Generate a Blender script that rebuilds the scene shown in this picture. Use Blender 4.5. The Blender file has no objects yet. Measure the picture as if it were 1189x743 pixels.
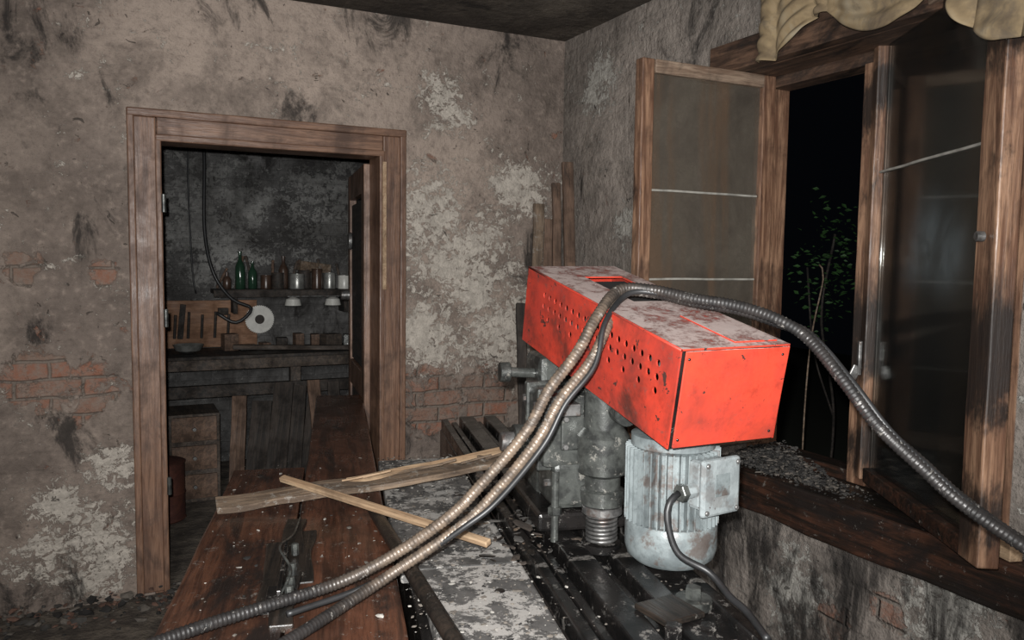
import bpy, bmesh, math, random
from mathutils import Matrix, Vector, Euler, noise as mnoise
random.seed(7)
SC=bpy.context.scene
COL=SC.collection
pi=math.pi
# ------------------------------------------------------------ node helpers
class G:
    def __init__(s,name):
        s.m=bpy.data.materials.new(name); s.m.use_nodes=True
        s.nt=s.m.node_tree; s.b=s.nt.nodes['Principled BSDF']
        s.out=s.nt.nodes['Material Output']; s._c=None
    def put(s,sock,v):
        if isinstance(v,bpy.types.NodeSocket): s.nt.links.new(v,sock)
        elif isinstance(v,(tuple,list)) and len(v)==3 and sock.type=='RGBA': sock.default_value=(*v,1)
        else: sock.default_value=v
    def n(s,t,**k):
        nd=s.nt.nodes.new(t)
        for a,b in k.items(): setattr(nd,a,b)
        return nd
    def co(s):
        if s._c is None: s._c=s.n('ShaderNodeTexCoord').outputs['Object']
        return s._c
    def mp(s,sc=(1,1,1),loc=(0,0,0),rot=(0,0,0)):
        nd=s.n('ShaderNodeMapping'); s.put(nd.inputs[0],s.co())
        nd.inputs['Location'].default_value=loc; nd.inputs['Rotation'].default_value=rot; nd.inputs['Scale'].default_value=sc
        return nd.outputs[0]
    def noise(s,v,scale,detail=4,rough=.6,dist=0):
        nd=s.n('ShaderNodeTexNoise'); s.put(nd.inputs['Vector'],v)
        nd.inputs['Scale'].default_value=scale; nd.inputs['Detail'].default_value=min(detail,6)
        nd.inputs['Roughness'].default_value=rough; nd.inputs['Distortion'].default_value=dist
        return nd.outputs[0]
    def thr(s,f,a,b,c=0,d=1):
        nd=s.n('ShaderNodeMapRange',interpolation_type='SMOOTHSTEP'); s.put(nd.inputs[0],f)
        nd.inputs[1].default_value=a; nd.inputs[2].default_value=b; nd.inputs[3].default_value=c; nd.inputs[4].default_value=d
        return nd.outputs[0]
    def mix(s,f,a,b,blend='MIX'):
        nd=s.n('ShaderNodeMix',data_type='RGBA',blend_type=blend)
        s.put(nd.inputs[0],f); s.put(nd.inputs[6],a); s.put(nd.inputs[7],b); return nd.outputs[2]
    def math(s,op,a,b=0):
        nd=s.n('ShaderNodeMath',operation=op); s.put(nd.inputs[0],a); s.put(nd.inputs[1],b); return nd.outputs[0]
    def ramp(s,f,st):
        nd=s.n('ShaderNodeValToRGB'); s.put(nd.inputs[0],f); e=nd.color_ramp.elements
        e[0].position=st[0][0]; e[0].color=(*st[0][1],1); e[1].position=st[-1][0]; e[1].color=(*st[-1][1],1)
        for p,c in st[1:-1]:
            q=e.new(p); q.color=(*c,1)
        return nd.outputs[0]
    def blob(s,pts,soft=.35):
        r=None
        for x,y,z,rad in pts:
            nd=s.n('ShaderNodeVectorMath',operation='DISTANCE'); s.put(nd.inputs[0],s.co()); nd.inputs[1].default_value=(x,y,z)
            t=s.thr(nd.outputs['Value'],rad*1.3,rad*soft)
            r=t if r is None else s.math('MAXIMUM',r,t)
        return r
    def bump(s,h,st,dist=.01):
        nd=s.n('ShaderNodeBump'); s.put(nd.inputs['Height'],h); nd.inputs['Strength'].default_value=st; nd.inputs['Distance'].default_value=dist
        s.nt.links.new(nd.outputs[0],s.b.inputs['Normal']); return nd.outputs[0]
    def set(s,**k):
        nm={'col':'Base Color','rough':'Roughness','metal':'Metallic','spec':'Specular IOR Level','alpha':'Alpha'}
        for a,b in k.items(): s.put(s.b.inputs[nm[a]],b)
        return s.m

def wallmat(name,horiz,A,B,cream,brick,dark,light=None,creamc=(.5,.46,.40),soot=.0,gen=.0,brickbump=.05,streak=0.0):
    g=G(name); v=g.co()
    big=g.noise(v,1.1,3,.6,.4); mid=g.noise(v,5,5,.68,.3); fine=g.noise(v,30,5,.72)
    ultra=g.noise(v,120,2,.6)
    c=g.mix(g.thr(big,.38,.62),A,B)
    if light: c=g.mix(g.math('MULTIPLY',g.blob(light,.1),.85),c,tuple(x*1.5 for x in A))  # soft pools of light painted into the plaster colour
    c=g.mix(g.thr(mid,.42,.66,.0,.6),c,tuple(x*.62 for x in B))
    c=g.mix(g.thr(fine,.5,.75,0,.5),c,tuple(x*1.6 for x in A))
    c=g.mix(g.thr(fine,.5,.3,0,.5),c,tuple(x*.5 for x in B))
    c=g.mix(g.thr(ultra,.52,.75,0,.4),c,tuple(x*.45 for x in B))
    # flaked limewash
    n1=g.noise(v,26,6,.85,.9); n0=g.noise(g.mp((1,1,1.5),(4,1,9)),5.5,5,.7,.5)
    f=g.math('ADD',g.math('MULTIPLY',n1,.62),g.math('MULTIPLY',n0,.38))
    if cream: f=g.math('ADD',f,g.math('MULTIPLY',g.blob(cream,.1),.135))
    f=g.math('ADD',f,gen)
    cmask=g.thr(f,.578,.592)
    cc=g.mix(g.thr(fine,.35,.65),creamc,tuple(x*.66 for x in creamc))
    c=g.mix(g.math('MULTIPLY',cmask,.88),c,cc)
    if dark:
        sn=g.noise(g.mp((1,1,.55),(2,5,1)),6.5,6,.72,.6)
        dm=g.thr(g.math('ADD',g.math('MULTIPLY',g.blob(dark,.0),.62),g.math('MULTIPLY',g.math('SUBTRACT',sn,.5),3.0)),.42,.9)
        dm=g.math('MULTIPLY',dm,g.thr(g.blob(dark,.0),.02,.3))
        c=g.mix(g.math('MULTIPLY',dm,.85),c,(.022,.020,.019))
    pit=g.thr(g.noise(g.mp((1,1,1),(7,3,1)),18,3,.6,.8),.70,.73)
    c=g.mix(g.math('MULTIPLY',pit,.75),c,(.05,.042,.037))
    sx=g.n('ShaderNodeSeparateXYZ'); g.put(sx.inputs[0],v)
    cb=g.n('ShaderNodeCombineXYZ'); g.put(cb.inputs[0],sx.outputs[horiz]); g.put(cb.inputs[1],sx.outputs[2])
    nv=g.n('ShaderNodeTexNoise'); g.put(nv.inputs['Vector'],v); nv.inputs['Scale'].default_value=7
    va=g.n('ShaderNodeVectorMath',operation='MULTIPLY_ADD'); g.put(va.inputs[0],nv.outputs['Color']); va.inputs[1].default_value=(.035,.03,0); g.put(va.inputs[2],cb.outputs[0])
    bt=g.n('ShaderNodeTexBrick'); g.put(bt.inputs['Vector'],va.outputs[0])
    for k,x in (('Scale',1),('Mortar Size',.010),('Mortar Smooth',.8),('Brick Width',.25),('Row Height',.078)): bt.inputs[k].default_value=x
    bt.inputs['Color1'].default_value=(.27,.105,.062,1); bt.inputs['Color2'].default_value=(.19,.12,.09,1); bt.inputs['Mortar'].default_value=(.15,.125,.105,1)
    if brick:
        bm=g.thr(g.math('ADD',g.blob(brick),g.math('MULTIPLY',g.math('SUBTRACT',g.noise(v,11,6,.7,.5),.5),3.8)),.5,.8)
        bc=g.mix(g.thr(fine,.35,.65,0,.8),bt.outputs['Color'],tuple(x*.8 for x in A))
        c=g.mix(g.math('MULTIPLY',bm,.85),c,bc)
    if soot:
        st=g.thr(g.noise(v,1.6,5,.65,.5),.35,.65)
        c=g.mix(g.math('MULTIPLY',st,soot),c,(.022,.019,.018))
    if streak:
        sv=g.noise(g.mp((1,1,.3),(1,2,3)),9,5,.7,.4)
        lo=g.thr(sx.outputs[2],.78,.45)
        c=g.mix(g.math('MULTIPLY',g.math('MULTIPLY',g.thr(sv,.40,.60),lo),streak),c,(.018,.016,.015))
    g.set(col=c,rough=.93,spec=.15)
    h=g.math('ADD',g.math('MULTIPLY',mid,.9),g.math('MULTIPLY',fine,.45))
    h=g.math('ADD',h,g.math('MULTIPLY',big,.8))
    h=g.math('SUBTRACT',h,g.math('MULTIPLY',bt.outputs['Fac'],brickbump))
    h=g.math('SUBTRACT',h,g.math('MULTIPLY',pit,.25))
    h=g.math('ADD',h,g.math('MULTIPLY',cmask,.08))
    if brick: h=g.math('SUBTRACT',h,g.math('MULTIPLY',bm,g.math('ADD',.15,g.math('MULTIPLY',bt.outputs['Fac'],.3))))
    g.bump(h,.8,.036)
    return g.m

def wood(name,light,darkc,axis=1,char=0.0,rough=.6,chars=None,dust=0.0,stripe=1.0):
    g=G(name); sc=[9,9,9]; sc[axis]=.7
    v=g.mp(tuple(sc)); gr=g.noise(v,3.2*stripe,5,.6,1.2); fib=g.noise(g.mp(tuple(x*4 for x in sc)),5,3,.6)
    c=g.mix(g.thr(gr,.35,.65),darkc,light)
    c=g.mix(g.thr(fib,.45,.7,0,.5),c,tuple(x*.5 for x in darkc))
    n=g.noise(g.co(),5,5,.65,.4)
    c=g.mix(g.thr(n,.46,.68,0,.7),c,tuple(x*.4 for x in darkc))
    if char or chars:
        cs=[1,1,1]; cs[axis]=.45
        f=g.noise(g.mp(tuple(cs),loc=(3,1,5)),5,6,.7,.5)
        if chars: f=g.math('ADD',f,g.math('MULTIPLY',g.blob(chars,.0),.24))
        c=g.mix(g.thr(f,.62-char*.4,.78-char*.4,0,.93),c,(.014,.011,.010))
    if dust:
        d=g.noise(g.mp(loc=(8,2,3)),26,6,.85,.3)
        c=g.mix(g.thr(d,.62-dust*.3,.72-dust*.3,0,.7),c,(.24,.22,.195))
    g.set(col=c,rough=g.thr(n,.3,.7,rough*.7,min(1,rough*1.2)),spec=.4)
    g.bump(g.math('ADD',gr,g.math('MULTIPLY',fib,.6)),.5,.004)
    return g.m

def metal(name,col,col2,metalv=.6,rough=.45,scale=14,dust=0.0,dustc=(.36,.34,.31),rust=0,updust=0.0,chip=0.0,soot=0.0,zone=None):
    g=G(name); n=g.noise(g.co(),scale,5,.65,.3); f=g.noise(g.co(),scale*4,4,.7)
    if zone:
        zb=g.blob(zone[0],zone[3]); col=g.mix(zb,col,zone[1]); colz=g.mix(zb,col2,zone[2])
        c=g.mix(g.thr(n,.38,.65),col,colz)
    else: c=g.mix(g.thr(n,.38,.65),col,col2)
    c=g.mix(g.thr(f,.5,.75,0,.4),c,tuple(x*.4 for x in col2))
    if soot:
        k=g.noise(g.mp((1,1,1),(3,8,2)),5,5,.7,.3)
        c=g.mix(g.thr(k,.40,.72,0,soot),c,(.045,.017,.013))
        k2=g.noise(g.mp((1,1,1),(6,1,2)),30,5,.8,.3)
        c=g.mix(g.thr(k2,.55,.7,0,soot*.6),c,(.10,.05,.04))
    if rust: c=g.mix(g.thr(g.noise(g.mp(loc=(5,5,5)),scale*.8,5,.7),.52,.62,0,rust),c,(.07,.032,.018))
    if chip:
        k=g.noise(g.mp((1,1,1),(1,8,2)),19,5,.75,.5)
        c=g.mix(g.thr(k,.655-chip*.06,.675-chip*.06),c,(.05,.02,.016))
    dm=None
    if dust or updust:
        d=g.noise(g.mp(loc=(8,2,3)),scale*1.6,6,.82,.3)
        if updust:
            ge=g.n('ShaderNodeNewGeometry'); sp=g.n('ShaderNodeSeparateXYZ'); g.put(sp.inputs[0],ge.outputs['Normal'])
            up=g.thr(sp.outputs[2],.6,.9)
            dc=g.mix(g.thr(d,.40,.56),(.14,.09,.08),dustc)
            dm=g.math('MULTIPLY',up,g.thr(d,.50-updust*.25,.58-updust*.1,0,.93))
            c=g.mix(dm,c,dc)
        else:
            dm=g.thr(d,.62-dust*.3,.68-dust*.3,0,.8); c=g.mix(dm,c,dustc)
    g.set(col=c,metal=metalv,rough=g.thr(n,.3,.7,rough*.75,min(1,rough*1.3)))
    if dm is not None: g.put(g.b.inputs['Metallic'],g.math('MULTIPLY',g.math('SUBTRACT',1.0,dm),metalv))
    g.bump(g.math('ADD',n,g.math('MULTIPLY',f,.4)),.35,.004)
    return g.m

def plain(name,col,rough=.6,metalv=0,var=.5,scale=12):
    g=G(name); n=g.noise(g.co(),scale,4,.65)
    c=g.mix(g.thr(n,.35,.7),col,tuple(x*(1-var) for x in col)); g.set(col=c,rough=rough,metal=metalv); g.bump(n,.2,.003); return g.m

# ------------------------------------------------------------ mesh helpers
GROUPS={}
def grp(name):
    e=bpy.data.objects.new(name,None); COL.objects.link(e); e.empty_display_size=.1; GROUPS[e.name]=e; return e
def link(name,me,mat,parent=None,M=None,smooth=False):
    o=bpy.data.objects.new(name,me); COL.objects.link(o)
    if mat is not None:
        for mm in (mat if isinstance(mat,(list,tuple)) else [mat]): me.materials.append(mm)
    if M is not None: o.matrix_world=M
    if parent: o.parent=parent
    if smooth:
        for p in me.polygons: p.use_smooth=True
    return o
def TRS(loc,rot=(0,0,0)):
    return Matrix.Translation(Vector(loc))@Euler(rot).to_matrix().to_4x4()
def bevel(o,w=.004,seg=2):
    b=o.modifiers.new('bevel','BEVEL'); b.width=w; b.segments=seg; b.limit_method='ANGLE'; return o
def box(name,size,loc,rot=(0,0,0),mat=None,parent=None,bev=.003,M=None,rough=0,cuts=0):
    bm=bmesh.new(); bmesh.ops.create_cube(bm,size=1)
    for v in bm.verts: v.co=Vector((v.co.x*size[0],v.co.y*size[1],v.co.z*size[2]))
    if cuts:
        L=max(size); ax=size.index(L)
        es=[e for e in bm.edges if abs((e.verts[0].co-e.verts[1].co)[ax])>L*.9]
        bmesh.ops.subdivide_edges(bm,edges=es,cuts=cuts)
        for v in bm.verts:
            q=v.co*1.0+Vector(loc)*3
            v.co+=mnoise.noise_vector(q*6)*rough
    me=bpy.data.meshes.new(name); bm.to_mesh(me); bm.free()
    T=TRS(loc,rot)
    if M is not None: T=M@T
    o=link(name,me,mat,parent,T)
    if bev: bevel(o,bev)
    return o
def lathe(name,prof,seg=32,loc=(0,0,0),rot=(0,0,0),mat=None,parent=None,M=None,smooth=True):
    bm=bmesh.new(); rings=[]
    for r,z in prof:
        rings.append([bm.verts.new((max(r,1e-4)*math.cos(2*pi*i/seg),max(r,1e-4)*math.sin(2*pi*i/seg),z)) for i in range(seg)])
    for a,b in zip(rings,rings[1:]):
        for i in range(seg): bm.faces.new((a[i],a[(i+1)%seg],b[(i+1)%seg],b[i]))
    bm.faces.new(rings[0][::-1]); bm.faces.new(rings[-1])
    bmesh.ops.recalc_face_normals(bm,faces=bm.faces)
    me=bpy.data.meshes.new(name); bm.to_mesh(me); bm.free()
    T=TRS(loc,rot)
    if M is not None: T=M@T
    o=link(name,me,mat,parent,T,smooth)
    if smooth:
        es=o.modifiers.new('es','EDGE_SPLIT'); es.split_angle=math.radians(35)
    return o
def cyl(name,r,h,loc,rot=(0,0,0),mat=None,parent=None,seg=24,ch=.002,M=None):
    return lathe(name,[(r-ch,-h/2),(r,-h/2+ch),(r,h/2-ch),(r-ch,h/2)],seg,loc,rot,mat,parent,M)
def rod(name,a,b,r,mat=None,parent=None,seg=16):
    a=Vector(a);b=Vector(b);d=b-a
    q=d.to_track_quat('Z','Y').to_matrix().to_4x4()
    o=lathe(name,[(r*.9,0),(r,r*.1),(r,d.length-r*.1),(r*.9,d.length)],seg,mat=mat,parent=parent)
    o.matrix_world=Matrix.Translation(a)@q; return o
def catmull(P,step):
    P=[Vector(p) for p in P]; Q=[P[0]*2-P[1]]+P+[P[-1]*2-P[-2]]; out=[]
    for i in range(1,len(Q)-2):
        a,b,c,d=Q[i-1:i+3]; n=max(2,int((c-b).length/step))
        for k in range(n):
            t=k/n
            out.append(.5*((2*b)+(c-a)*t+(2*a-5*b+4*c-d)*t*t+(3*b-a-3*c+d)*t**3))
    out.append(P[-1]); return out
def tube(name,pts,r,mat=None,parent=None,rib=0,amp=0,seg=12,step=.01,smooth=True):
    path=catmull(pts,step); bm=bmesh.new(); rings=[]; up=Vector((0,0,1)); dist=0; prev=None; N=None
    for i,p in enumerate(path):
        t=(path[min(i+1,len(path)-1)]-path[max(i-1,0)]).normalized()
        if N is None: N=t.cross(up).normalized() if abs(t.z)<.95 else Vector((1,0,0))
        N=(N-t*N.dot(t)).normalized(); Bn=t.cross(N)
        if prev is not None: dist+=(p-prev).length
        prev=p
        rr=r*(1+(amp*math.sin(2*pi*dist/rib) if rib else 0))
        rings.append([bm.verts.new(p+(N*math.cos(2*pi*k/seg)+Bn*math.sin(2*pi*k/seg))*rr) for k in range(seg)])
    for a,b in zip(rings,rings[1:]):
        for k in range(seg): bm.faces.new((a[k],a[(k+1)%seg],b[(k+1)%seg],b[k]))
    bm.faces.new(rings[0][::-1]); bm.faces.new(rings[-1]); bmesh.ops.recalc_face_normals(bm,faces=bm.faces)
    me=bpy.data.meshes.new(name); bm.to_mesh(me); bm.free()
    return link(name,me,mat,parent,None,smooth)
def multi(name,boxes,mat):
    bm=bmesh.new()
    for lo,hi in boxes:
        g=bmesh.ops.create_cube(bm,size=1)
        for v in g['verts']: v.co=Vector([lo[i]+(v.co[i]+.5)*(hi[i]-lo[i]) for i in range(3)])
    me=bpy.data.meshes.new(name); bm.to_mesh(me); bm.free(); return link(name,me,mat)
def plank(name,a,b,w,t,mat,parent=None,roll=0,rough=.004,cuts=8,bev=.003):
    a=Vector(a);b=Vector(b);d=b-a
    q=d.to_track_quat('Y','Z').to_matrix().to_4x4()
    return box(name,(w,d.length,t),(0,0,0),mat=mat,parent=parent,bev=bev,M=Matrix.Translation((a+b)/2)@q@Matrix.Rotation(roll,4,'Y'),cuts=cuts,rough=rough)
def shards(name,n,fn,mats,smin,smax,flat=.4,elong=1.5):
    bm=bmesh.new()
    for i in range(n):
        c=fn(); s=random.uniform(smin,smax)*(random.random()**1.5+.3)
        g=bmesh.ops.create_icosphere(bm,subdivisions=1,radius=s)
        R=Matrix.Rotation(random.uniform(0,6.28),3,'Z')@Matrix.Rotation(random.uniform(-.4,.4),3,'X')
        mi=random.randrange(len(mats)); el=random.uniform(1,elong)
        for v in g['verts']:
            q=v.co*random.uniform(.6,1.3); q=Vector((q.x*el,q.y,q.z*flat)); v.co=R@q+Vector(c)+Vector((0,0,s*flat*.5))
        for f in set(f for v in g['verts'] for f in v.link_faces): f.material_index=mi
    me=bpy.data.meshes.new(name); bm.to_mesh(me); bm.free(); return link(name,me,mats)

# ------------------------------------------------------------ materials
TA=(.255,.205,.172); TB=(.170,.136,.116)
m_back=wallmat('plaster_back',0,TA,TB,
  cream=[(1.66,3.85,1.45,.42),(1.85,3.85,1.12,.3),(1.95,3.85,1.9,.25),(1.45,3.85,1.12,.28),(1.42,3.85,1.75,.3),(1.5,3.85,2.3,.2),(-.15,3.85,.22,.3),(-.02,3.85,.60,.16),(-.25,3.85,.45,.14)],
  brick=[(-.30,3.85,.98,.17),(-.36,3.85,1.46,.09),(-.12,3.85,.94,.14),(-.05,3.85,1.45,.07),(1.45,3.85,.78,.22),(1.75,3.85,.78,.22)],
  dark=[(-.30,3.85,1.19,.10),(-.02,3.85,2.2,.18),(1.8,3.85,.93,.25),(2.12,3.85,1.55,.4),(-.3,3.85,.05,.35),(.75,3.85,2.22,.2),(1.35,3.85,.62,.25),(1.75,3.85,.6,.3),(-.2,3.85,.75,.2),(.5,3.85,2.75,.3),(1.9,3.85,2.6,.35),(1.2,3.85,2.75,.3),(-.4,3.85,2.3,.5),(-.05,3.85,1.7,.25)],
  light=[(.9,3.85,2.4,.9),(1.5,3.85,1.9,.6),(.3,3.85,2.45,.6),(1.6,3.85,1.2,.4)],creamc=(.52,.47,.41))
m_right=wallmat('plaster_right',1,(.24,.207,.182),(.17,.148,.13),
  cream=[(2.19,3.5,2.4,.22),(2.19,2.1,.32,.2),(2.19,1.5,.5,.22),(2.19,3.2,1.7,.15)],
  brick=[(2.19,1.70,.42,.08),(2.19,1.9,.3,.08)],
  dark=[(2.19,2.25,.5,.45),(2.19,1.95,.42,.35),(2.19,1.9,.15,.35),(2.19,1.25,.45,.35),(2.19,3.0,.5,.6),(2.19,2.6,.55,.35),(2.19,1.55,.15,.4),(2.19,2.75,2.5,.4),(2.19,3.8,1.9,.3)],
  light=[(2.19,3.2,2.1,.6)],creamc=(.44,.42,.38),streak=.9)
m_ceil=wallmat('ceiling_plaster',0,(.15,.128,.105),(.08,.066,.055),cream=None,brick=None,dark=[(1.4,3.2,2.7,.7)],soot=.6,gen=-.05,brickbump=0)
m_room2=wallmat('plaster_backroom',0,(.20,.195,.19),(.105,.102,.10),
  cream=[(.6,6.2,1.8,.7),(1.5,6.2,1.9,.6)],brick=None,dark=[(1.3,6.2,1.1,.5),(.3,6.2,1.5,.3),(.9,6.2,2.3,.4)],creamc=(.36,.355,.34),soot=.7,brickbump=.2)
g=G('dirt_floor'); n=g.noise(g.co(),7,5,.72); g.set(col=g.mix(g.thr(n,.35,.7),(.045,.035,.028),(.14,.115,.09)),rough=.95); g.bump(n,.8,.04); m_floor=g.m
m_doorwood=wood('door_wood',(.225,.128,.083),(.11,.058,.038),2,rough=.5,stripe=.7,char=.05)
m_doorwoodx=wood('door_wood_header',(.225,.128,.083),(.11,.058,.038),0,rough=.5,stripe=.7,char=.05)
m_win=wood('window_wood',(.29,.17,.107),(.11,.055,.034),2,char=.26,rough=.5)
m_winb=wood('window_wood_burnt',(.29,.17,.107),(.11,.055,.034),2,char=.18,rough=.5,chars=[(0,0,-.28,.22),(0,0,-.62,.16),(0,0,.55,.15)])
m_winy=wood('window_wood_y',(.125,.072,.047),(.05,.029,.02),1,char=.34,rough=.6)
m_winx=wood('window_wood_x',(.28,.205,.15),(.14,.09,.062),0,char=.15,rough=.65)
m_pale=wood('pale_lath',(.42,.30,.19),(.27,.17,.10),1,rough=.7)
m_board=wood('board_brown',(.105,.043,.025),(.042,.019,.012),1,rough=.32,dust=.12,char=.2)
m_boardb=wood('board_brown_burnt',(.10,.043,.025),(.040,.018,.012),1,rough=.32,dust=.12,char=.2,chars=[(.10,-.0,0,.2),(.12,-.25,.0,.18),(.12,.25,0,.15)])
m_char=wood('charred_wood',(.03,.022,.017),(.010,.009,.008),1,rough=.4,dust=.03)
m_beam=wood('charred_beam',(.060,.027,.017),(.013,.010,.008),1,char=.38,rough=.4,dust=.10)
m_split=wood('split_board',(.22,.155,.105),(.08,.055,.038),1,rough=.8,dust=.28)
m_old=wood('old_plank',(.18,.11,.075),(.08,.05,.035),1,rough=.8,char=.1)
m_tool=wood('tool_board',(.30,.16,.09),(.2,.10,.055),0,rough=.7)
m_dark=wood('dark_plank',(.055,.042,.034),(.02,.017,.015),1,rough=.8)
m_mid=wood('grey_brown_plank',(.10,.075,.058),(.04,.032,.027),1,rough=.8)
m_red=metal('red_paint',(.50,.050,.026),(.41,.037,.020),0,.5,7,updust=1.0,dustc=(.46,.39,.365),chip=.6,soot=.45)
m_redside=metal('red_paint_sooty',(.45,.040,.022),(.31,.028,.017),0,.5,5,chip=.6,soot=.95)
m_motor=metal('motor_grey_paint',(.205,.232,.236),(.12,.138,.142),.1,.42,16,rust=.6)
m_jbox=metal('junction_box_paint',(.28,.31,.315),(.19,.21,.215),.1,.38,18,chip=.3,rust=.3)
m_cast=metal('cast_iron_oily',(.080,.084,.078),(.024,.025,.024),.3,.32,18,dust=.14,dustc=(.20,.19,.17))
m_black=metal('oily_black_steel',(.026,.023,.022),(.009,.009,.009),.5,.26,9,dust=.18,dustc=(.17,.158,.145))
m_steel=metal('worn_steel',(.22,.215,.21),(.07,.068,.066),.6,.4,22,rust=.5)
m_table=metal('dusty_steel_table',(.13,.125,.12),(.05,.048,.046),.3,.6,8,dust=.45,dustc=(.40,.38,.355))
hz=([(.76,1.55,1.13,.42)],(.185,.138,.102),(.06,.046,.036),.6)
m_hose=metal('flex_conduit',(.030,.027,.026),(.013,.012,.012),.2,.46,24,dust=.12,dustc=(.25,.235,.215),zone=hz)
m_cable=plain('rubber_cable',(.022,.022,.023),.45)
m_white=plain('white_enamel',(.62,.61,.57),.3,0,.2)
m_green=plain('green_glass_bottle',(.02,.05,.03),.12,0,.3)
m_can=plain('tin_can',(.36,.36,.34),.35,.5)
m_brownjar=plain('brown_jar',(.07,.042,.03),.3)
m_rust=metal('rusty_drum',(.12,.045,.03),(.06,.02,.015),.3,.7,8)
m_plas=plain('plaster_crumb',(.34,.32,.29),.9); m_crumb=plain('grey_crumb',(.13,.112,.095),.9); m_coal=plain('charcoal_crumb',(.02,.018,.017),.8); m_bcr=plain('brick_crumb',(.13,.07,.05),.9); m_ash=plain('ash_crumb',(.060,.055,.050),.95)

# ------------------------------------------------------------ room shell
XW=2.19; YW=3.85; ZC=2.70; T=.15; XO=.28
multi('wall_back',[((-1.75,YW,0),(.12,YW+T,ZC)),((1.20,YW,0),(XW+.45,YW+T,ZC)),((.12,YW,2.06),(1.20,YW+T,ZC))],m_back)
W0,W1=1.33,2.54; WZ0,WZ1=.66,2.30
multi('wall_right',[((XW,-2.2,0),(XW+XO,YW,WZ0)),((XW,-2.2,WZ1),(XW+XO,YW,ZC)),((XW,W1,WZ0),(XW+XO,YW,WZ1)),((XW,-2.2,WZ0),(XW+XO,W0,WZ1))],m_right)
multi('wall_left',[((-1.75,-2.2,0),(-1.6,YW,ZC))],m_right)
multi('ceiling',[((-1.75,-2.2,ZC),(XW+XO,YW+T,ZC+.15))],m_ceil)
multi('floor',[((-1.75,-2.2,-.1),(XW+XO,6.4,0))],m_floor)
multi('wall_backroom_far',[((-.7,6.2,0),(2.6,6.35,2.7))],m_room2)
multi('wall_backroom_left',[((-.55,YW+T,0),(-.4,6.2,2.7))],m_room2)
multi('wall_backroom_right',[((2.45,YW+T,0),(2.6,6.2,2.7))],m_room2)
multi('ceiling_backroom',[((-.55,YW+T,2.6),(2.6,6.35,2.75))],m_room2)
g=G('night_ground'); n=g.noise(g.co(),3,5,.7); g.set(col=g.mix(n,(.02,.025,.012),(.04,.04,.025)),rough=1); m_ground=g.m
multi('ground_outside',[((XW+XO,-6,-.25),(12,12,-.15))],m_ground)

# ------------------------------------------------------------ door frame
e=grp('door_frame')
YF=YW-.028
def vtrim(nm,x0,x1,z0,z1,m,y0=YF,dy=.03): return box(nm,(x1-x0,dy,z1-z0),((x0+x1)/2,y0+dy/2,(z0+z1)/2),mat=m,parent=e,bev=.006,cuts=10,rough=.0015)
vtrim('casing_outer_a',.045,.075,.02,2.15,m_doorwood,YF-.014,.045); vtrim('casing_flat_a',.07,.160,.02,2.118,m_doorwood)
vtrim('casing_bead_a',.155,.180,.0,2.03,m_doorwood,YF-.012,.05)
vtrim('casing_outer_b',1.255,1.285,.02,2.15,m_doorwood,YF-.014,.045); vtrim('casing_flat_b',1.172,1.26,.02,2.118,m_doorwood)
vtrim('casing_bead_b',1.150,1.176,.0,2.03,m_doorwood,YF-.012,.05)
vtrim('header_outer',.045,1.285,2.115,2.15,m_doorwoodx,YF-.018,.05); vtrim('header_flat',.161,1.171,2.04,2.12,m_doorwoodx)
vtrim('header_bead',.155,1.176,2.015,2.045,m_doorwoodx,YF-.014,.05)
for nm,x in (('jamb_a',.145),('jamb_b',1.185)): box(nm,(.05,.17,2.05),(x,YW+.09,1.025),mat=m_doorwood,parent=e,bev=.004)
box('jamb_top',(1.0,.17,.04),(.665,YW+.09,2.04),mat=m_doorwoodx,parent=e,bev=.004)
box('pale_strip',(.018,.012,.62),(1.172,YF-.016,1.68),mat=m_pale,parent=e,bev=.001)
for i,z in enumerate((.5,1.25,1.75)): cyl('hinge_pin_%d'%i,.010,.08,(.185,YF-.008,z),mat=m_cast,parent=e)
e=grp('door_1')
D=TRS((1.150,YW+T+.02,0),(0,0,math.radians(-9)))
box('stile_hinge',(.04,.10,1.96),(0,.05,1.02),mat=m_doorwood,parent=e,M=D)
box('stile_free',(.04,.10,1.96),(0,.75,1.02),mat=m_doorwood,parent=e,M=D)
for i,z in enumerate((.12,.85,1.93)): box('rail_%d'%i,(.038,.6,.14),(0,.4,z),mat=m_doorwood,parent=e,M=D)
for i,z in enumerate((.48,1.38)): box('panel_%d'%i,(.015,.6,.9 if i else .6),(0,.4,z),mat=m_dark,parent=e,M=D)
cyl('knob_rose',.05,.02,(-.03,.60,1.62),(0,pi/2,0),m_steel,e,M=D); cyl('latch',.028,.05,(-.045,.72,1.30),(0,pi/2,0),m_steel,e,M=D)

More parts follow.
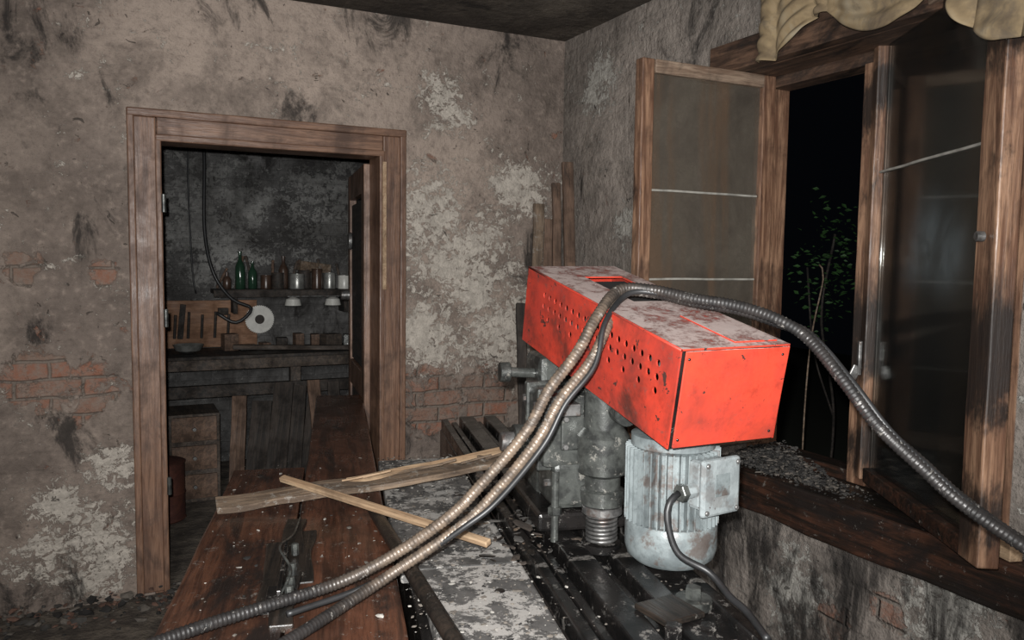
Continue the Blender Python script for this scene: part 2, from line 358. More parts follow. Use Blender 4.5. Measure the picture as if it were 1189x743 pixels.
# ------------------------------------------------------------ window
def glassmat(name,dust,dcol,scale=3,tint=(.9,.92,.9),refl_haze=None):
    g=G(name); n=g.noise(g.co(),scale,5,.68,.5); n2=g.noise(g.co(),scale*9,4,.7)
    n3=g.noise(g.mp((3,3,.25),(1,4,2)),2.2,4,.6,.3)
    c=g.mix(g.thr(n,.35,.65),dcol,tuple(x*.45 for x in dcol))
    c=g.mix(g.thr(n3,.45,.62,0,.6),c,(dcol[0]*1.1,dcol[1]*.8,dcol[2]*.6))
    if refl_haze: c=g.mix(g.blob(refl_haze,.0),c,(.20,.24,.26))  # bluish reflection painted into the pane colour as a cloudy patch
    g.set(col=c,rough=.5)
    tr=g.n('ShaderNodeBsdfTransparent'); tr.inputs[0].default_value=(*tint,1)
    gs=g.n('ShaderNodeBsdfGlossy'); gs.inputs['Roughness'].default_value=.08
    fr=g.n('ShaderNodeFresnel'); fr.inputs[0].default_value=1.4
    m1=g.n('ShaderNodeMixShader'); g.put(m1.inputs[0],g.math('MULTIPLY',fr.outputs[0],.8)); g.put(m1.inputs[1],tr.outputs[0]); g.put(m1.inputs[2],gs.outputs[0])
    m2=g.n('ShaderNodeMixShader'); f=g.math('MULTIPLY',g.math('ADD',g.thr(n,.3,.7,.35,1),g.thr(n2,.5,.75,0,.25)),dust)
    if refl_haze: f=g.math('ADD',f,g.math('MULTIPLY',g.blob(refl_haze,.0),g.thr(n,.3,.65,0,.36)))
    g.put(m2.inputs[0],f); g.put(m2.inputs[1],m1.outputs[0]); g.put(m2.inputs[2],g.b.outputs[0])
    g.put(g.out.inputs[0],m2.outputs[0]); return g.m
m_glA=glassmat('sooty_glass',.72,(.14,.115,.092),2.2)
m_glB=glassmat('dirty_glass',.09,(.10,.11,.115),2.6,refl_haze=[(.0,0,.05,.16),(-.12,0,.02,.15),(.1,0,.0,.12)])
e=grp('window_1')
def wb(nm,lo,hi,m,cuts=0): 
    return box(nm,tuple(hi[i]-lo[i] for i in range(3)),tuple((hi[i]+lo[i])/2 for i in range(3)),mat=m,parent=e,bev=.004,cuts=cuts,rough=.002)
wb('jamb_left',(2.37,2.475,.74),(2.46,2.535,2.28),m_win)
wb('jamb_left_inner',(2.35,2.485,.74),(2.37,2.535,2.28),m_win)
wb('mullion',(2.36,1.95,.74),(2.45,2.03,2.28),m_winb,12)
wb('jamb_right',(2.20,1.335,.74),(2.46,1.44,2.28),m_winb)
wb('head',(2.36,1.445,2.22),(2.46,2.53,2.29),m_winy)
wb('rail_bottom',(2.37,1.445,.735),(2.46,2.53,.78),m_beam)
wb('lintel_board',(2.13,1.20,2.26),(2.19,2.58,2.37),m_winy)
wb('lintel_soffit',(2.19,1.335,2.26),(2.36,2.53,2.29),m_winy)
wb('sill_board',(2.17,1.335,.70),(2.40,2.535,.735),m_char)
def leaf(tag,P0,P1,z0,z1,st,th,mv,mh,mg,bars,par,barm,strl=None,rt=.9,rb=1.2,mb=None):
    P0=Vector((*P0,0));P1=Vector((*P1,0)); L=(P1-P0).length; ang=math.atan2((P1-P0).y,(P1-P0).x)
    M=Matrix.Translation(P0)@Matrix.Rotation(ang,4,'Z'); s2=strl or st
    box(tag+'_stile_a',(st,th,z1-z0),(st/2,0,(z0+z1)/2),mat=mv,parent=par,M=M,bev=.005,cuts=12,rough=.002)
    box(tag+'_stile_b',(s2,th,z1-z0),(L-s2/2,0,(z0+z1)/2),mat=mv,parent=par,M=M,bev=.005,cuts=12,rough=.002)
    box(tag+'_rail_top',(L-st-s2,th*.95,st*rt),(L/2,0,z1-st*rt/2),mat=mh,parent=par,M=M,bev=.004)
    box(tag+'_rail_bot',(L-st-s2,th*.95,st*rb),(L/2,0,z0+st*rb/2),mat=mb or mh,parent=par,M=M,bev=.004)
    box(tag+'_glass',(L-st-s2+.01,.004,z1-z0-st*(rt+rb)+.01),(L/2,0,(z0+st*rb+z1-st*rt)/2),mat=mg,parent=par,M=M,bev=0)
    for i,z in enumerate(bars): box('%s_bar_%d'%(tag,i),(L-st-s2,.012,.008),((st+L-s2)/2,0,z),mat=barm,parent=par,M=M,bev=.002,cuts=10,rough=.003)
    return M
m_bar=plain('old_putty',(.34,.325,.29),.7)
leaf('casement_a',(1.71,2.46),(2.35,2.46),.80,2.26,.055,.045,m_win,m_winx,m_glA,[1.79,1.46,1.12],e,m_bar,.065)
M=leaf('casement_b',(1.925,1.215),(2.36,1.96),.775,2.33,.10,.055,m_winb,m_winx,m_glB,[1.84],e,m_bar,.045,rt=.5,rb=.5,mb=m_beam)
cyl('stile_knob',.013,.02,(.05,.04,1.60),(pi/2,0,0),m_steel,e,M=M)
L=(Vector((2.36,1.96))-Vector((1.925,1.215))).length
box('latch_plate',(.02,.012,.12),(L-.022,.036,1.20),mat=m_steel,parent=e,M=M); box('latch_arm',(.014,.03,.05),(L-.022,.05,1.15),(.4,0,0),mat=m_steel,parent=e,M=M)
box('hinge_lower',(.02,.02,.09),(2.21,1.45,.93),mat=m_steel,parent=e)
e=grp('window_sill_beam')
box('beam',(.07,2.3,.15),(2.155,1.50,.665),mat=m_beam,parent=e,bev=.008,cuts=30,rough=.009)
e=grp('wood_wedges')
box('wedge_a',(.05,.13,.06),(2.27,1.53,.765),(0,0,.5),mat=m_pale,parent=e); box('wedge_b',(.04,.10,.05),(2.15,1.32,.765),(0,.0,-.3),mat=m_pale,parent=e)
def pile():
    y=random.gauss(2.28,.16); x=random.gauss(2.26,.05); h=max(0,.10-abs(y-2.30)*.4)
    return (min(max(x,2.13),2.34),max(1.62,min(y,2.46)),(.735 if x>2.19 else .742)+random.random()*h*(1 if x>2.19 else .2))
shards('ash_pile',3200,pile,[m_ash,m_coal,m_coal,m_ash,m_crumb],.002,.007,.7,2.4)

# curtains
g=G('curtain_cloth'); n=g.noise(g.co(),6,5,.6,.4)
c=g.ramp(n,[(.3,(.06,.042,.027)),(.5,(.20,.145,.08)),(.7,(.25,.215,.155))])
c=g.mix(g.thr(g.noise(g.mp(loc=(4,4,4)),9,5,.7,.5),.5,.68,0,.7),c,(.07,.055,.04)); g.set(col=c,rough=.9); m_cur=g.m
def curtain(name,y0,y1,sw,top,x=2.06,xb=None):
    bm=bmesh.new(); NU=160; NV=60; rows=[]; xb=x if xb is None else xb
    for j in range(NV+1):
        v=j/NV; row=[]
        for i in range(NU+1):
            u=i/NU; y=y0+(y1-y0)*u
            k=0
            while k<len(sw)-2 and u>sw[k+1][0]: k+=1
            a=sw[k];b=sw[k+1]; w=(u-a[0])/(b[0]-a[0]); S=math.sin(pi*min(max(w,0),1))
            low=a[1]+(b[1]-a[1])*w-b[2]*S
            z=top+(low-top)*v
            fold=.010*math.sin(v*34+2.6*S+u*3)*(S**.7)*(.4+.6*v)+.007*math.sin(u*46+v*2)*(1-S)
            row.append(bm.verts.new((x+(xb-x)*v**.4-.03*S*v+fold,y,z)))
        rows.append(row)
    for a,b in zip(rows,rows[1:]):
        for i in range(NU): bm.faces.new((a[i],a[i+1],b[i+1],b[i]))
    me=bpy.data.meshes.new(name); bm.to_mesh(me); bm.free()
    o=link(name,me,m_cur,None,None,True); s=o.modifiers.new('s','SOLIDIFY'); s.thickness=.003; return o
curtain('curtain_valance',2.23,1.57,[(0,2.235,0),(.12,2.225,.0),(.40,2.325,.01),(.47,2.33,0),(1.0,2.275,.075)],2.56)
curtain('curtain_valance',1.36,.91,[(0,2.20,0),(.17,2.095,.02),(.42,2.05,.02),(1,2.12,.05)],2.56,2.06,1.86)
rod('curtain_rod',(2.10,2.5,2.575),(2.10,.8,2.575),.012,m_old)

def shrub():
    bm=bmesh.new()
    for i in range(320):
        cl=random.choice([(3.80,3.46,1.70),(3.86,3.44,1.45),(3.80,3.5,1.25),(3.90,3.42,1.62),(3.70,3.5,1.5)])
        c=Vector(cl)+Vector((random.gauss(0,.06),random.gauss(0,.06),random.gauss(0,.11)))
        R=Matrix.Rotation(random.uniform(0,6.3),3,'Z')@Matrix.Rotation(random.uniform(-1.3,1.3),3,'X')@Matrix.Rotation(random.uniform(-.7,.7),3,'Y')
        s=random.uniform(.010,.026)
        vs=[bm.verts.new(c+R@Vector(p)*s) for p in ((-1,0,0),(-.2,-.5,.12),(1,0,0),(-.2,.5,.12))]; bm.faces.new(vs)
    me=bpy.data.meshes.new('leaves'); bm.to_mesh(me); bm.free(); return me
e=grp('garden_shrub')
link('leaves',shrub(),plain('leaf_green',(.030,.085,.02),.6),e)
tube('stem',[(3.83,3.46,-.2),(3.85,3.42,.6),(3.8,3.5,1.2),(3.84,3.46,1.7)],.008,m_dark,e,step=.05)
tube('stem_side',[(3.85,3.42,.6),(3.75,3.5,1.0),(3.72,3.55,1.5)],.006,m_dark,e,step=.05)
tube('bare_branch',[(3.11,2.91,-.2),(3.09,2.93,.5),(3.10,2.92,1.1),(3.15,2.90,1.45),(3.14,2.92,1.52)],.004,m_split,e,step=.05)

# ------------------------------------------------------------ bench (own frame: local Y along bench)
TH=-math.atan2(.238,.971)
BM=Matrix.Rotation(TH,4,'Z')
def bb(nm,s0,s1,t0,t1,z0,z1,m,par,bev=.004,cuts=0,rough=0,rot=(0,0,0)):
    return box(nm,(s1-s0,t1-t0,z1-z0),((s0+s1)/2,(t0+t1)/2,(z0+z1)/2),rot,mat=m,parent=par,bev=bev,M=BM,cuts=cuts,rough=rough)
e=grp('workbench')
bb('top_board_outer',-.352,-.110,.75,2.90,.738,.78,m_boardb,e,.006,14,.003)
bb('top_board_inner',-.104,.138,.75,4.40,.736,.78,m_board,e,.006,20,.003)
bb('bearer_a',-.34,.12,1.0,1.08,.66,.736,m_dark,e); bb('bearer_b',-.34,.12,2.6,2.68,.66,.736,m_dark,e)
for i,(s,t) in enumerate(((-.30,1.04),(-.30,2.64),(.08,1.04),(.08,2.64),(.02,4.2))): bb('leg_%d'%i,s-.035,s+.035,t-.035,t+.035,0,.736 if i==4 else .66,m_dark,e)
bb('charred_gap_a',-.135,-.085,1.62,2.28,.775,.792,m_char,e,.003,20,.014)
bb('charred_gap_b',-.170,-.13,1.70,2.10,.775,.788,m_char,e,.003,12,.014)
bb('charred_gap_c',-.115,-.06,1.85,2.20,.775,.786,m_char,e,.003,12,.014)
e=grp('metal_bracket')
bb('plate',-.150,-.085,1.70,1.80,.7935,.799,m_black,e,.002); bb('web',-.125,-.115,1.70,2.0,.797,.828,m_black,e,.002)
for i,t in enumerate((1.73,1.78,1.86,1.99)): cyl('bolt_%d'%i,.009,.03,(-.10,t,.81),mat=m_cast,parent=e,seg=6,M=BM)
tube('wire',[BM@Vector(p) for p in ((-.12,1.70,.81),(-.10,1.78,.84),(-.13,1.9,.85),(-.11,2.1,.81),(-.10,2.28,.796))],.003,m_cast,e)
e=grp('planer_table')
bb('table_front',.19,.44,.8,1.86,.752,.79,m_table,e,.006)
bb('table_rear',.15,.44,1.885,2.95,.745,.78,m_table,e,.006)
bb('body',.17,.42,.85,2.9,.30,.75,m_black,e)
bb('foot_a',.18,.41,.9,1.2,0,.3,m_black,e); bb('foot_b',.18,.41,2.5,2.8,0,.3,m_black,e)
cyl('table_hole',.012,.004,(.355,1.70,.7905),mat=m_black,parent=e,M=BM)
bb('knife_slot',.20,.43,1.862,1.884,.74,.765,m_black,e,.001)
rod('round_bar',BM@Vector((.105,2.30,.80)),BM@Vector((.235,1.30,.812)),.018,m_char).name='round_wood_bar'
e=grp('machine_bed')
for i,(s0,s1,z1) in enumerate(((.455,.485,.815),(.50,.525,.80),(.535,.60,.825),(.615,.635,.80),(.645,.70,.825))):
    bb('way_%d'%i,s0,s1,.8,3.5,.70,z1,m_black,e,.005)
bb('bed_pan',.45,.80,.8,3.5,.60,.77,m_black,e,.006); bb('bed_plate',.66,.80,.9,1.75,.765,.80,m_black,e,.006)
bb('bed_edge',.775,.81,.8,3.2,.68,.815,m_black,e,.006)
bb('loose_plate_a',.69,.77,1.05,1.35,.801,.811,m_black,e,.003,rot=(0,0,.15)); bb('loose_plate_b',.60,.70,1.40,1.50,.826,.838,m_char,e,.003,rot=(0,0,.3))
for i,t in enumerate((1.0,3.1)): bb('pedestal_%d'%i,.48,.78,t-.12,t+.12,0,.60,m_black,e,.01)
for i,(s,t) in enumerate(((.70,1.38),(.745,1.20),(.68,1.16),(.62,1.36))):
    cyl('bed_bolt_%d'%i,.018,.03,(s,t,.832 if s<.7 else .816),mat=m_black,parent=e,seg=6,M=BM)
cyl('clamp_ring',.04,.02,(.735,1.52,.812),mat=m_cast,parent=e,M=BM); cyl('clamp_nut',.018,.05,(.735,1.52,.82),mat=m_cast,parent=e,seg=6,M=BM)

# ------------------------------------------------------------ drill press
e=grp('drill_press')
HM=Matrix.Translation((.99,1.258,1.356))@Matrix.Rotation(-.054,4,'Z')@Matrix.Rotation(.205,4,'X')@Matrix.Rotation(-.011,4,'Y')
HW,HL,HH=.273,.75,.213; th=.004
def cutobj(o,cut):
    md=o.modifiers.new('b','BOOLEAN'); md.object=cut; md.operation='DIFFERENCE'; md.solver='EXACT'
    bpy.context.view_layer.update(); dg=bpy.context.evaluated_depsgraph_get()
    me=bpy.data.meshes.new_from_object(o.evaluated_get(dg)); o.modifiers.clear(); o.data=me
def meshcut(build):
    bm=bmesh.new(); build(bm); me=bpy.data.meshes.new('cut'); bm.to_mesh(me); bm.free(); o=bpy.data.objects.new('cut',me); COL.objects.link(o); o.matrix_world=HM; return o
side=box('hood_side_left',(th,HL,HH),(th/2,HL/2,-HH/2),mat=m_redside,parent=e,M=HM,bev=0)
def holes(bm):
    for i in range(18):
        for j in range(3):
            if j==2 and i%2: continue
            y=.07+i*.033; z=-.052-j*.030
            g=bmesh.ops.create_cone(bm,cap_ends=True,segments=12,radius1=.0085,radius2=.0085,depth=.04)
            R=Matrix.Rotation(pi/2,3,'Y')
            for v in g['verts']: v.co=R@v.co+Vector((0,y,z))
c=meshcut(holes); cutobj(side,c); bpy.data.objects.remove(c)
top=box('hood_top',(HW,HL,th),(HW/2,HL/2,-th/2+.0005),mat=m_red,parent=e,M=HM,bev=0)
def hole2(bm):
    g=bmesh.ops.create_cube(bm,size=1)
    for v in g['verts']: v.co=Vector((.165+v.co.x*.115,.49+v.co.y*.26,v.co.z*.05))
c=meshcut(hole2); cutobj(top,c); bpy.data.objects.remove(c)
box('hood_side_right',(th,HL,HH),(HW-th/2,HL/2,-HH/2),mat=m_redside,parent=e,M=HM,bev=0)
box('hood_hole_shade',(.20,.36,.004),(.165,.49,-.028),mat=m_coal,parent=e,M=HM,bev=0)  # added black sheet, stands in for the shade inside the top opening
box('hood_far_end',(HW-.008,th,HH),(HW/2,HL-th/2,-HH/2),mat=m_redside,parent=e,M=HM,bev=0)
box('hood_front_plate',(HW-.014,th,HH-.006),(HW/2+.004,-.002,-HH/2-.001),mat=m_red,parent=e,M=HM,bev=.0015,cuts=10,rough=.002)
box('hood_front_gap',(HW-.004,.002,HH-.004),(HW/2,.003,-HH/2),mat=m_black,parent=e,M=HM,bev=0)
tube('hood_edge_left',[HM@Vector((.002,0,-.002)),HM@Vector((.002,HL/2,-.002)),HM@Vector((.002,HL,-.002))],.003,m_redside,e,step=.1)
box('hood_top_step',(.11,.20,.004),(.2,.12,.003),mat=m_red,parent=e,M=HM,bev=.001)
for i,(x,z) in enumerate(((.02,-.02),(HW-.02,-.02),(.02,-HH+.02),(HW-.02,-HH+.02))): cyl('screw_%d'%i,.003,.003,(x,-.005,z),(pi/2,0,0),m_black,e,seg=8,ch=.0005,M=HM)
cyl('pulley_motor',.055,.05,(.16,.27,-.12),mat=m_cast,parent=e,M=HM); cyl('pulley_spindle',.075,.05,(.13,.60,-.12),mat=m_cast,parent=e,M=HM)
MX,MY=1.165,1.50
lathe('motor_body',[(.05,.86),(.086,.868),(.088,.90),(.088,1.09),(.098,1.10),(.098,1.125),(.07,1.13),(.06,1.2)],40,(MX,MY,0),mat=m_motor,parent=e)
lathe('motor_fan_cowl',[(.02,.822),(.085,.826),(.103,.842),(.108,.862),(.108,.915),(.104,.922),(.09,.922)],40,(MX,MY,0),mat=m_motor,parent=e)
bm=bmesh.new()
for i in range(40):
    a=2*pi*i/40; g_=bmesh.ops.create_cube(bm,size=1)
    for v in g_['verts']:
        q=Vector((.098+v.co.x*.024,v.co.y*.003,1.01+v.co.z*.175)); v.co=Matrix.Rotation(a,3,'Z')@q
me=bpy.data.meshes.new('motor_fins'); bm.to_mesh(me); bm.free(); link('motor_fins',me,m_motor,e,Matrix.Translation((MX,MY,0)))
JM=Matrix.Translation((MX+.002,MY,1.035))@Matrix.Rotation(math.radians(-84),4,'Z')
box('jbox_base',(.05,.095,.11),(.115,0,0),mat=m_jbox,parent=e,M=JM,bev=.012)
box('jbox_cover',(.016,.115,.128),(.147,0,0),mat=m_jbox,parent=e,M=JM,bev=.007)
box('jbox_label',(.002,.045,.05),(.156,0,.005),mat=m_motor,parent=e,M=JM,bev=.001)
for i,(a,b) in enumerate(((-.046,-.052),(.046,-.052),(-.046,.052),(.046,.052))): cyl('jbox_screw_%d'%i,.006,.006,(.157,a,b),(0,pi/2,0),m_steel,e,seg=8,M=JM)
cyl('gland',.016,.05,(.118,-.062,-.01),(pi/2,0,0),m_jbox,e,seg=8,M=JM); cyl('gland_nut',.020,.018,(.118,-.085,-.01),(pi/2,0,0),m_cast,e,seg=6,M=JM)
g0=JM@Vector((.118,-.095,-.01))
tube('motor_cable',[g0,g0+Vector((-.025,-.005,-.012)),g0+Vector((-.036,-.01,-.05)),g0+Vector((-.02,-.03,-.12)),(1.115,1.30,.87),(1.12,1.24,.84),(1.11,1.18,.835),(1.07,1.08,.83)],.0075,m_cable,e)
SX,SY=1.065,1.645
lathe('spindle_housing',[(.03,.925),(.052,.93),(.055,.965),(.044,.97),(.044,1.0),(.062,1.01),(.065,1.10),(.05,1.12),(.05,1.22)],28,(SX,SY,0),mat=m_cast,parent=e)
cyl('spindle_collar',.05,.02,(SX,SY,.915),mat=m_steel,parent=e)
cyl('spindle_shaft',.018,.12,(SX,SY,.86),mat=m_steel,parent=e)
pts=[]
for i in range(7*20): a=2*pi*i/20; pts.append((SX+.036*math.cos(a),SY+.036*math.sin(a),.835+.07*i/(7*20)+.0))
tube('return_spring',pts,.0044,m_steel,e,seg=8,step=.02)
cyl('spring_seat',.05,.02,(SX,SY,.822),mat=m_black,parent=e)
B2=Matrix.Translation((1.065,1.80,0))@Matrix.Rotation(TH,4,'Z')
box('gear_casting',(.19,.20,.19),(-.01,0,1.10),mat=m_cast,parent=e,M=B2,bev=.018)
box('gear_casting_lower',(.13,.16,.12),(-.01,-.02,.96),mat=m_cast,parent=e,M=B2,bev=.015)
box('casting_rib_a',(.205,.03,.21),(-.01,-.06,1.10),mat=m_cast,parent=e,M=B2,bev=.006); box('casting_rib_b',(.205,.03,.21),(-.01,.06,1.10),mat=m_cast,parent=e,M=B2,bev=.006)
box('cover_plate',(.10,.012,.09),(-.01,-.108,1.10),mat=m_cast,parent=e,M=B2,bev=.004)
for i,(a,b) in enumerate(((-.05,1.065),(.03,1.065),(-.05,1.135),(.03,1.135))): cyl('cover_bolt_%d'%i,.008,.012,(a,-.118,b),(pi/2,0,0),m_steel,e,seg=6,M=B2)
box('clamp_lug',(.06,.07,.06),(.02,-.13,1.04),mat=m_cast,parent=e,M=B2,bev=.012)
box('column',(.15,.18,.46),(.02,.22,1.03),mat=m_cast,parent=e,M=B2,bev=.02)
box('column_base',(.24,.34,.05),(.02,.12,.851),mat=m_black,parent=e,M=B2,bev=.01)
cyl('side_boss',.045,.06,(-.12,.03,1.05),(0,pi/2,0),m_cast,e,M=B2); cyl('side_boss_cap',.025,.05,(-.16,.03,1.05),(0,pi/2,0),m_steel,e,M=B2)
cyl('motor_mount',.03,.26,(.06,-.12,1.17),(pi/2,0,0),m_cast,e,M=B2)
rod('feed_shaft',B2@Vector((-.13,.20,1.21)),B2@Vector((.02,.20,1.20)),.014,m_cast,e); cyl('feed_knob',.028,.03,(-.14,.20,1.21),(0,pi/2,0),m_cast,e,M=B2)
rod('adjust_screw',B2@Vector((-.07,-.10,.82)),B2@Vector((-.07,-.10,1.0)),.010,m_cast,e); cyl('adjust_nut',.018,.02,(-.07,-.10,.90),mat=m_cast,parent=e,seg=6,M=B2)
box('bracket_arm',(.05,.22,.03),(-.05,-.05,1.165),(.0,0,0),mat=m_steel,parent=e,M=B2)
for i,(a,b,c) in enumerate(((-.11,-.06,1.16),(-.11,.06,1.16),(-.11,-.06,1.05),(-.11,.08,1.0),(-.08,-.06,.96))): cyl('case_bolt_%d'%i,.010,.02,(a,b,c),(0,pi/2,0),m_steel,e,seg=6,M=B2)

# ------------------------------------------------------------ hoses
e=grp('flexible_conduits')
P=[(-.10,1.50,.80),(.11,1.585,.805),(.26,1.625,.81),(.41,1.655,.82),(.52,1.64,.865),(.63,1.59,.95),(.70,1.57,1.02),(.79,1.53,1.14),(.84,1.52,1.23),(.91,1.52,1.31),(.97,1.54,1.385),(1.06,1.585,1.445),(1.13,1.55,1.447),(1.185,1.47,1.43),(1.24,1.39,1.418),(1.28,1.31,1.395),(1.31,1.24,1.355),(1.32,1.15,1.275),(1.34,1.08,1.195),(1.38,1.01,1.125),(1.42,.95,1.065),(1.50,.85,.985),(1.62,.70,.88)]
def off(P,f): return [Vector(p)+Vector(f(i)) for i,p in enumerate(P)]
A1=off(P,lambda i:(0,0,.014))
# second conduit runs beside the first (to its right/below), leaves it near the bench and lies nearer the viewer
A2=[(.10,1.36,.805),(.20,1.44,.806),(.30,1.51,.808),(.42,1.585,.822),(.525,1.612,.858)]+off(P[5:11],lambda i:(.024+.003*math.sin(i*2),-.012,-.006))+off(P[11:],lambda i:(.016+.004*math.sin(i*1.7),.016-.004*i*(i<4),.004 if i<5 else .018))
tube('conduit_a',A1,.0125,m_hose,e,rib=.009,amp=.09,step=.003,seg=10)
tube('conduit_b',A2,.0120,m_hose,e,rib=.009,amp=.09,step=.003,seg=10)
A3=off(P[2:],lambda i:(.030,-.026+.004*math.sin(i*1.3),-.014 if i>3 else .0)); A3=A3[:8]+off(P[10:],lambda i:(.014,-.018,.006))
tube('black_cable',A3,.0065,m_cable,e,step=.01)

# ------------------------------------------------------------ loose wood on the bench
plank('pale_wood_stick',(.44,2.49,.845),(.815,1.77,.822),.022,.016,m_pale,roll=.3,rough=.001)
e=grp('splintered_board')
plank('board_main',(.24,2.42,.803),(1.20,2.32,.870),.075,.02,m_split,e,roll=.15,rough=.014,cuts=30)
plank('splinter',(.62,2.40,.835),(1.22,2.38,.895),.03,.012,m_pale,e,roll=.5,rough=.010,cuts=16)
plank('splinter_tip',(1.05,2.35,.872),(1.30,2.42,.90),.05,.012,m_split,e,roll=.2,rough=.016,cuts=14)
for i in range(6):
    a=random.uniform(.55,1.10); plank('sliver_%d'%i,(a,2.40-.08*a,.822+.06*a),(a+random.uniform(.06,.12),2.385-.08*a+random.uniform(-.02,.02),.832+.07*a),.007,.005,random.choice([m_pale,m_split]),e,roll=random.random(),rough=.004,cuts=4,bev=.001)
def onbench():
    s=random.choice([random.uniform(.15,.44)]*6+[random.uniform(-.33,.13)]+[random.uniform(.45,.80)]*3); t=random.uniform(1.1,3.0)
    z=.781 if s<.15 else (.79 if s<.445 and t<1.86 else (.781 if s<.445 else .80)); return BM@Vector((s,t,z))
shards('bench_debris',2000,onbench,[m_plas,m_crumb,m_coal,m_crumb],.0015,.005,.5,2.2)
def chips(): 
    s=random.uniform(.36,.60); t=random.gauss(2.15,.22); return BM@Vector((s,t,.782 if s<.445 else .818))
shards('wood_chips',160,chips,[m_split,m_char,m_mid,m_ash],.005,.014,.35,4)
def pilef():
    x=random.uniform(-.9,.5); y=3.83-abs(random.gauss(0,.10)); return (x,y,random.random()*max(0,.05-(3.83-y)*.3))
shards('rubble',420,pilef,[m_ash,m_crumb,m_coal,m_bcr],.006,.022,.6,1.8)
e=grp('leaning_planks')
for i,(x0,x1,zt,w,mm) in enumerate(((1.80,2.01,1.82,.06,m_split),(1.86,2.05,1.74,.08,m_old),(1.93,2.09,1.93,.045,m_old),(2.02,2.145,2.04,.06,m_old),(1.73,1.87,1.3,.05,m_dark))):
    plank('plank_%d'%i,(x0,3.40-.02*i,.02),(x1,3.78-.02*i,zt),w,.022,mm,e,roll=.2,rough=.004,cuts=10)
e=grp('fallen_bricks')
for i,(x,y,z,r) in enumerate(((1.50,3.72,.035,.2),(1.52,3.70,.106,.5),(1.72,3.70,.035,-.2),(1.66,3.66,.11,.9))): box('brick_%d'%i,(.24,.115,.07),(x,y,z),(0,0,r),mat=m_bcr,parent=e,bev=.006)

# ------------------------------------------------------------ back room
e=grp('wall_shelf')
box('board',(1.12,.22,.03),(1.16,6.08,1.27),mat=m_dark,parent=e); box('edge',(1.12,.02,.05),(1.16,5.965,1.255),mat=m_dark,parent=e)
for i,x in enumerate((.75,1.55)): box('bracket_%d'%i,(.03,.18,.15),(x,6.1,1.185),mat=m_dark,parent=e)
e=grp('shelf_bottles_and_cans')
def bottle(nm,x,y,r,h,m):
    lathe(nm,[(r*.9,0),(r,h*.04),(r,h*.58),(r*.75,h*.68),(r*.34,h*.78),(r*.32,h*.96),(r*.4,h*.965),(r*.4,h)],20,(x,y,1.286),mat=m,parent=e)
def can(nm,x,y,r,h,m):
    lathe(nm,[(r*.96,0),(r,.004),(r*.97,.008),(r*.97,h-.008),(r,h-.004),(r*.96,h),(r*.9,h),(r*.9,h-.006)],20,(x,y,1.286),mat=m,parent=e)
bottle('bottle_0',.79,6.05,.035,.27,m_green); bottle('bottle_1',.88,6.08,.032,.20,m_green); bottle('bottle_2',1.10,6.08,.035,.24,m_brownjar); bottle('bottle_3',1.62,6.1,.03,.22,m_green); bottle('bottle_4',.70,6.06,.03,.12,m_brownjar)
can('can_0',.97,6.05,.04,.10,m_brownjar); can('can_1',1.05,6.03,.045,.12,m_dark); can('can_2',1.19,6.03,.055,.11,m_can); can('can_3',1.33,6.0,.04,.15,m_brownjar); can('can_4',1.43,6.03,.045,.12,m_can); can('can_5',1.54,6.02,.05,.10,m_white); can('can_6',1.26,6.1,.05,.14,m_dark)
box('tin_box_2',(.16,.1,.12),(1.30,6.12,1.346),mat=m_dark,parent=e); box('tin_box',(.24,.10,.07),(1.33,6.12,1.445),(0,.12,.2),mat=m_split,parent=e); box('carton',(.08,.08,.10),(1.60,6.02,1.34),mat=m_can,parent=e)
for i in range(8):
    x=.64+i*.13; rod('brush_%d'%i,(x,6.15,1.29),(x+random.uniform(-.08,.08),6.13,1.30+random.uniform(.12,.24)),.010,random.choice([m_dark,m_mid,m_old]),e)
e=grp('hanging_lamps')
for i,x in enumerate((1.14,1.43)): lathe('shade_%d'%i,[(.02,.06),(.05,.045),(.06,0),(.056,0),(.045,.04),(.01,.05)],24,(x,5.93,1.17),mat=m_white,parent=e); 
rod('lamp_bar',(1.10,5.93,1.235),(1.48,5.93,1.235),.006,m_steel,e)
e=grp('tool_board')
box('panel',(.68,.02,.34),(.58,6.17,1.03),mat=m_tool,parent=e)
box('saw',(.04,.01,.25),(.40,6.15,1.05),(0,.1,0),mat=m_dark,parent=e); box('plane',(.07,.05,.05),(.68,6.14,1.12),mat=m_dark,parent=e)
for i in range(5): rod('tool_%d'%i,(.35+.09*i,6.14,.93),(.36+.09*i,6.14,1.10+.02*(i%2)),.010,m_dark,e)
e=grp('circular_saw_blade')
bm=bmesh.new(); N=44; vs=[]
for i in range(N*2):
    r=.106 if i%2==0 else .098; a=2*pi*i/(N*2)+(.03 if i%2 else 0); vs.append((r*math.cos(a),r*math.sin(a)))
o_=[bm.verts.new((x,y,.0015)) for x,y in vs]; i_=[bm.verts.new((.02*math.cos(2*pi*k/(N*2)),.02*math.sin(2*pi*k/(N*2)),.0015)) for k in range(N*2)]
for k in range(N*2): bm.faces.new((o_[k],o_[(k+1)%(N*2)],i_[(k+1)%(N*2)],i_[k]))
me=bpy.data.meshes.new('blade'); bm.to_mesh(me); bm.free()
o=link('blade',me,m_white,e,TRS((.93,6.10,1.06),(pi/2,0,0))); s=o.modifiers.new('s','SOLIDIFY'); s.thickness=.003
cyl('hub',.034,.03,(.93,6.11,1.06),(pi/2,0,0),m_dark,e)
e=grp('backroom_workbench')
box('top',(2.0,.55,.05),(1.15,5.90,.83),mat=m_dark,parent=e); box('top_edge',(2.0,.03,.07),(1.15,5.62,.80),mat=m_mid,parent=e)
box('lower_rail',(2.0,.05,.08),(1.15,5.65,.62),mat=m_dark,parent=e)
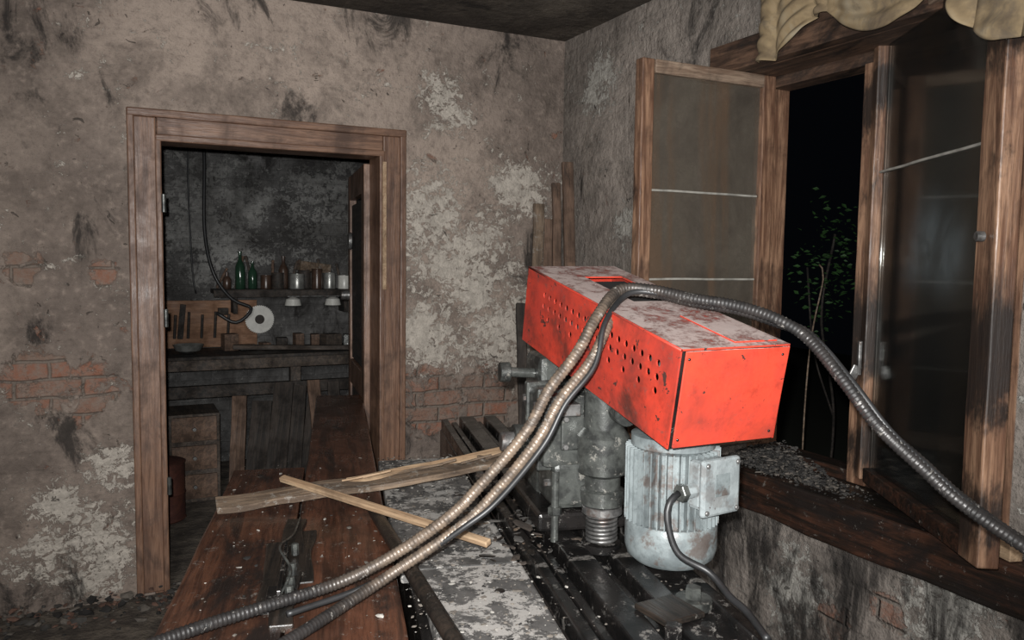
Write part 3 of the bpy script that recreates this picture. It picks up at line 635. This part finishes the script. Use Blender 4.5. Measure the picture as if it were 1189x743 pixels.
for i,(x,y) in enumerate(((.2,5.68),(.2,6.1),(2.1,5.68),(2.1,6.1),(1.1,5.68))): box('leg_%d'%i,(.07,.07,.80),(x,y,.40),mat=m_mid,parent=e)
e=grp('stacked_boards')
for i in range(9):
    plank('board_%d'%i,(.66+.11*i,5.30+random.uniform(-.1,.1),.02),(.69+.11*i+random.uniform(-.05,.12),5.57,.64+random.uniform(-.14,.08)),random.uniform(.05,.14),.022,random.choice([m_dark,m_mid,m_old,m_dark]),e,roll=0,rough=.003)
e=grp('drawer_unit')
box('case',(.30,.35,.55),(.40,5.40,.275),mat=m_mid,parent=e)
for i in range(3): box('drawer_%d'%i,(.26,.02,.15),(.40,5.218,.10+.18*i),mat=m_old,parent=e); cyl('pull_%d'%i,.012,.02,(.40,5.20,.10+.18*i),(pi/2,0,0),m_steel,e)
e=grp('bench_clutter')
plank('long_batten',(.70,5.75,.90),(1.75,5.55,.88),.05,.03,m_mid,e); lathe('bowl',[(.03,0),(.08,.02),(.10,.06),(.095,.06),(.07,.025),(.01,.012)],24,(.42,5.85,.857),mat=m_can,parent=e)
for i in range(9):
    h=random.uniform(.03,.12); box('box_%d'%i,(random.uniform(.05,.14),.1,h),(.7+i*.12,5.95,.857+h/2),(0,0,random.uniform(-.4,.4)),mat=random.choice([m_dark,m_old,m_mid,m_cast]),parent=e)
lathe('paint_drum',[(.12,0),(.13,.01),(.125,.02),(.125,.15),(.13,.16),(.125,.17),(.125,.33),(.13,.34),(.12,.345)],28,(.20,4.95,0),mat=m_rust)
tube('hanging_cable',[(.55,6.1,2.6),(.56,6.05,2.2),(.55,6.0,1.7),(.60,5.95,1.4),(.72,5.95,1.22),(.85,5.95,1.15),(.75,5.98,1.05),(.62,6.0,1.12)],.012,m_cable,None,step=.03)
tube('wall_cable',[(.47,6.16,2.6),(.46,6.16,2.0),(.48,6.16,1.4),(.5,6.16,1.25)],.006,m_cable,None,step=.05)

# ------------------------------------------------------------ centre empties on their parts
bpy.context.view_layer.update()
for e in GROUPS.values():
    ch=[c for c in e.children]
    if not ch: continue
    cs=[c.matrix_world@(sum((Vector(b) for b in c.bound_box),Vector())/8) for c in ch]
    ctr=sum(cs,Vector())/len(cs); e.location=ctr
    for c in ch: c.matrix_parent_inverse=Matrix.Translation(-ctr)
# ------------------------------------------------------------ camera + lights
y_,p_,r_=map(math.radians,(26.2,4.38,.75))
m=(Matrix.Rotation(-y_,3,'Z')@Matrix.Rotation(pi/2-p_,3,'X')@Matrix.Rotation(r_,3,'Z'))
c=bpy.data.cameras.new('camera'); o=bpy.data.objects.new('camera',c); COL.objects.link(o)
c.sensor_width=36; c.lens=930.3/1189*36; c.clip_start=.02
mm=m.to_4x4(); mm.translation=(0,0,1.53); o.matrix_world=mm; SC.camera=o
def light(nm,typ,loc,tgt,en,size,col=(1,1,1),**k):
    l=bpy.data.lights.new(nm,typ); l.energy=en; l.color=col
    if typ=='AREA': l.size=size
    else: l.shadow_soft_size=size
    for a,b in k.items(): setattr(l,a,b)
    o=bpy.data.objects.new(nm,l); COL.objects.link(o); o.location=loc
    o.rotation_euler=(Vector(tgt)-Vector(loc)).to_track_quat('-Z','Y').to_euler(); return o
light('phone_flash','SPOT',(-.03,0.0,1.58),(1.2,2.6,1.50),385,.012,(1,1,.985),spot_size=math.radians(102),spot_blend=.9)
light('fill_light','AREA',(-.7,-1.3,2.1),(1.2,3.6,1.4),76,.5,(1,.985,.96))  # added unseen fill behind the camera, brightens the back wall
w=bpy.data.worlds.new('night_sky'); SC.world=w; w.use_nodes=True
w.node_tree.nodes['Background'].inputs[0].default_value=(.35,.42,.6,1); w.node_tree.nodes['Background'].inputs[1].default_value=.003
SC.view_settings.view_transform='Standard'; SC.view_settings.exposure=0
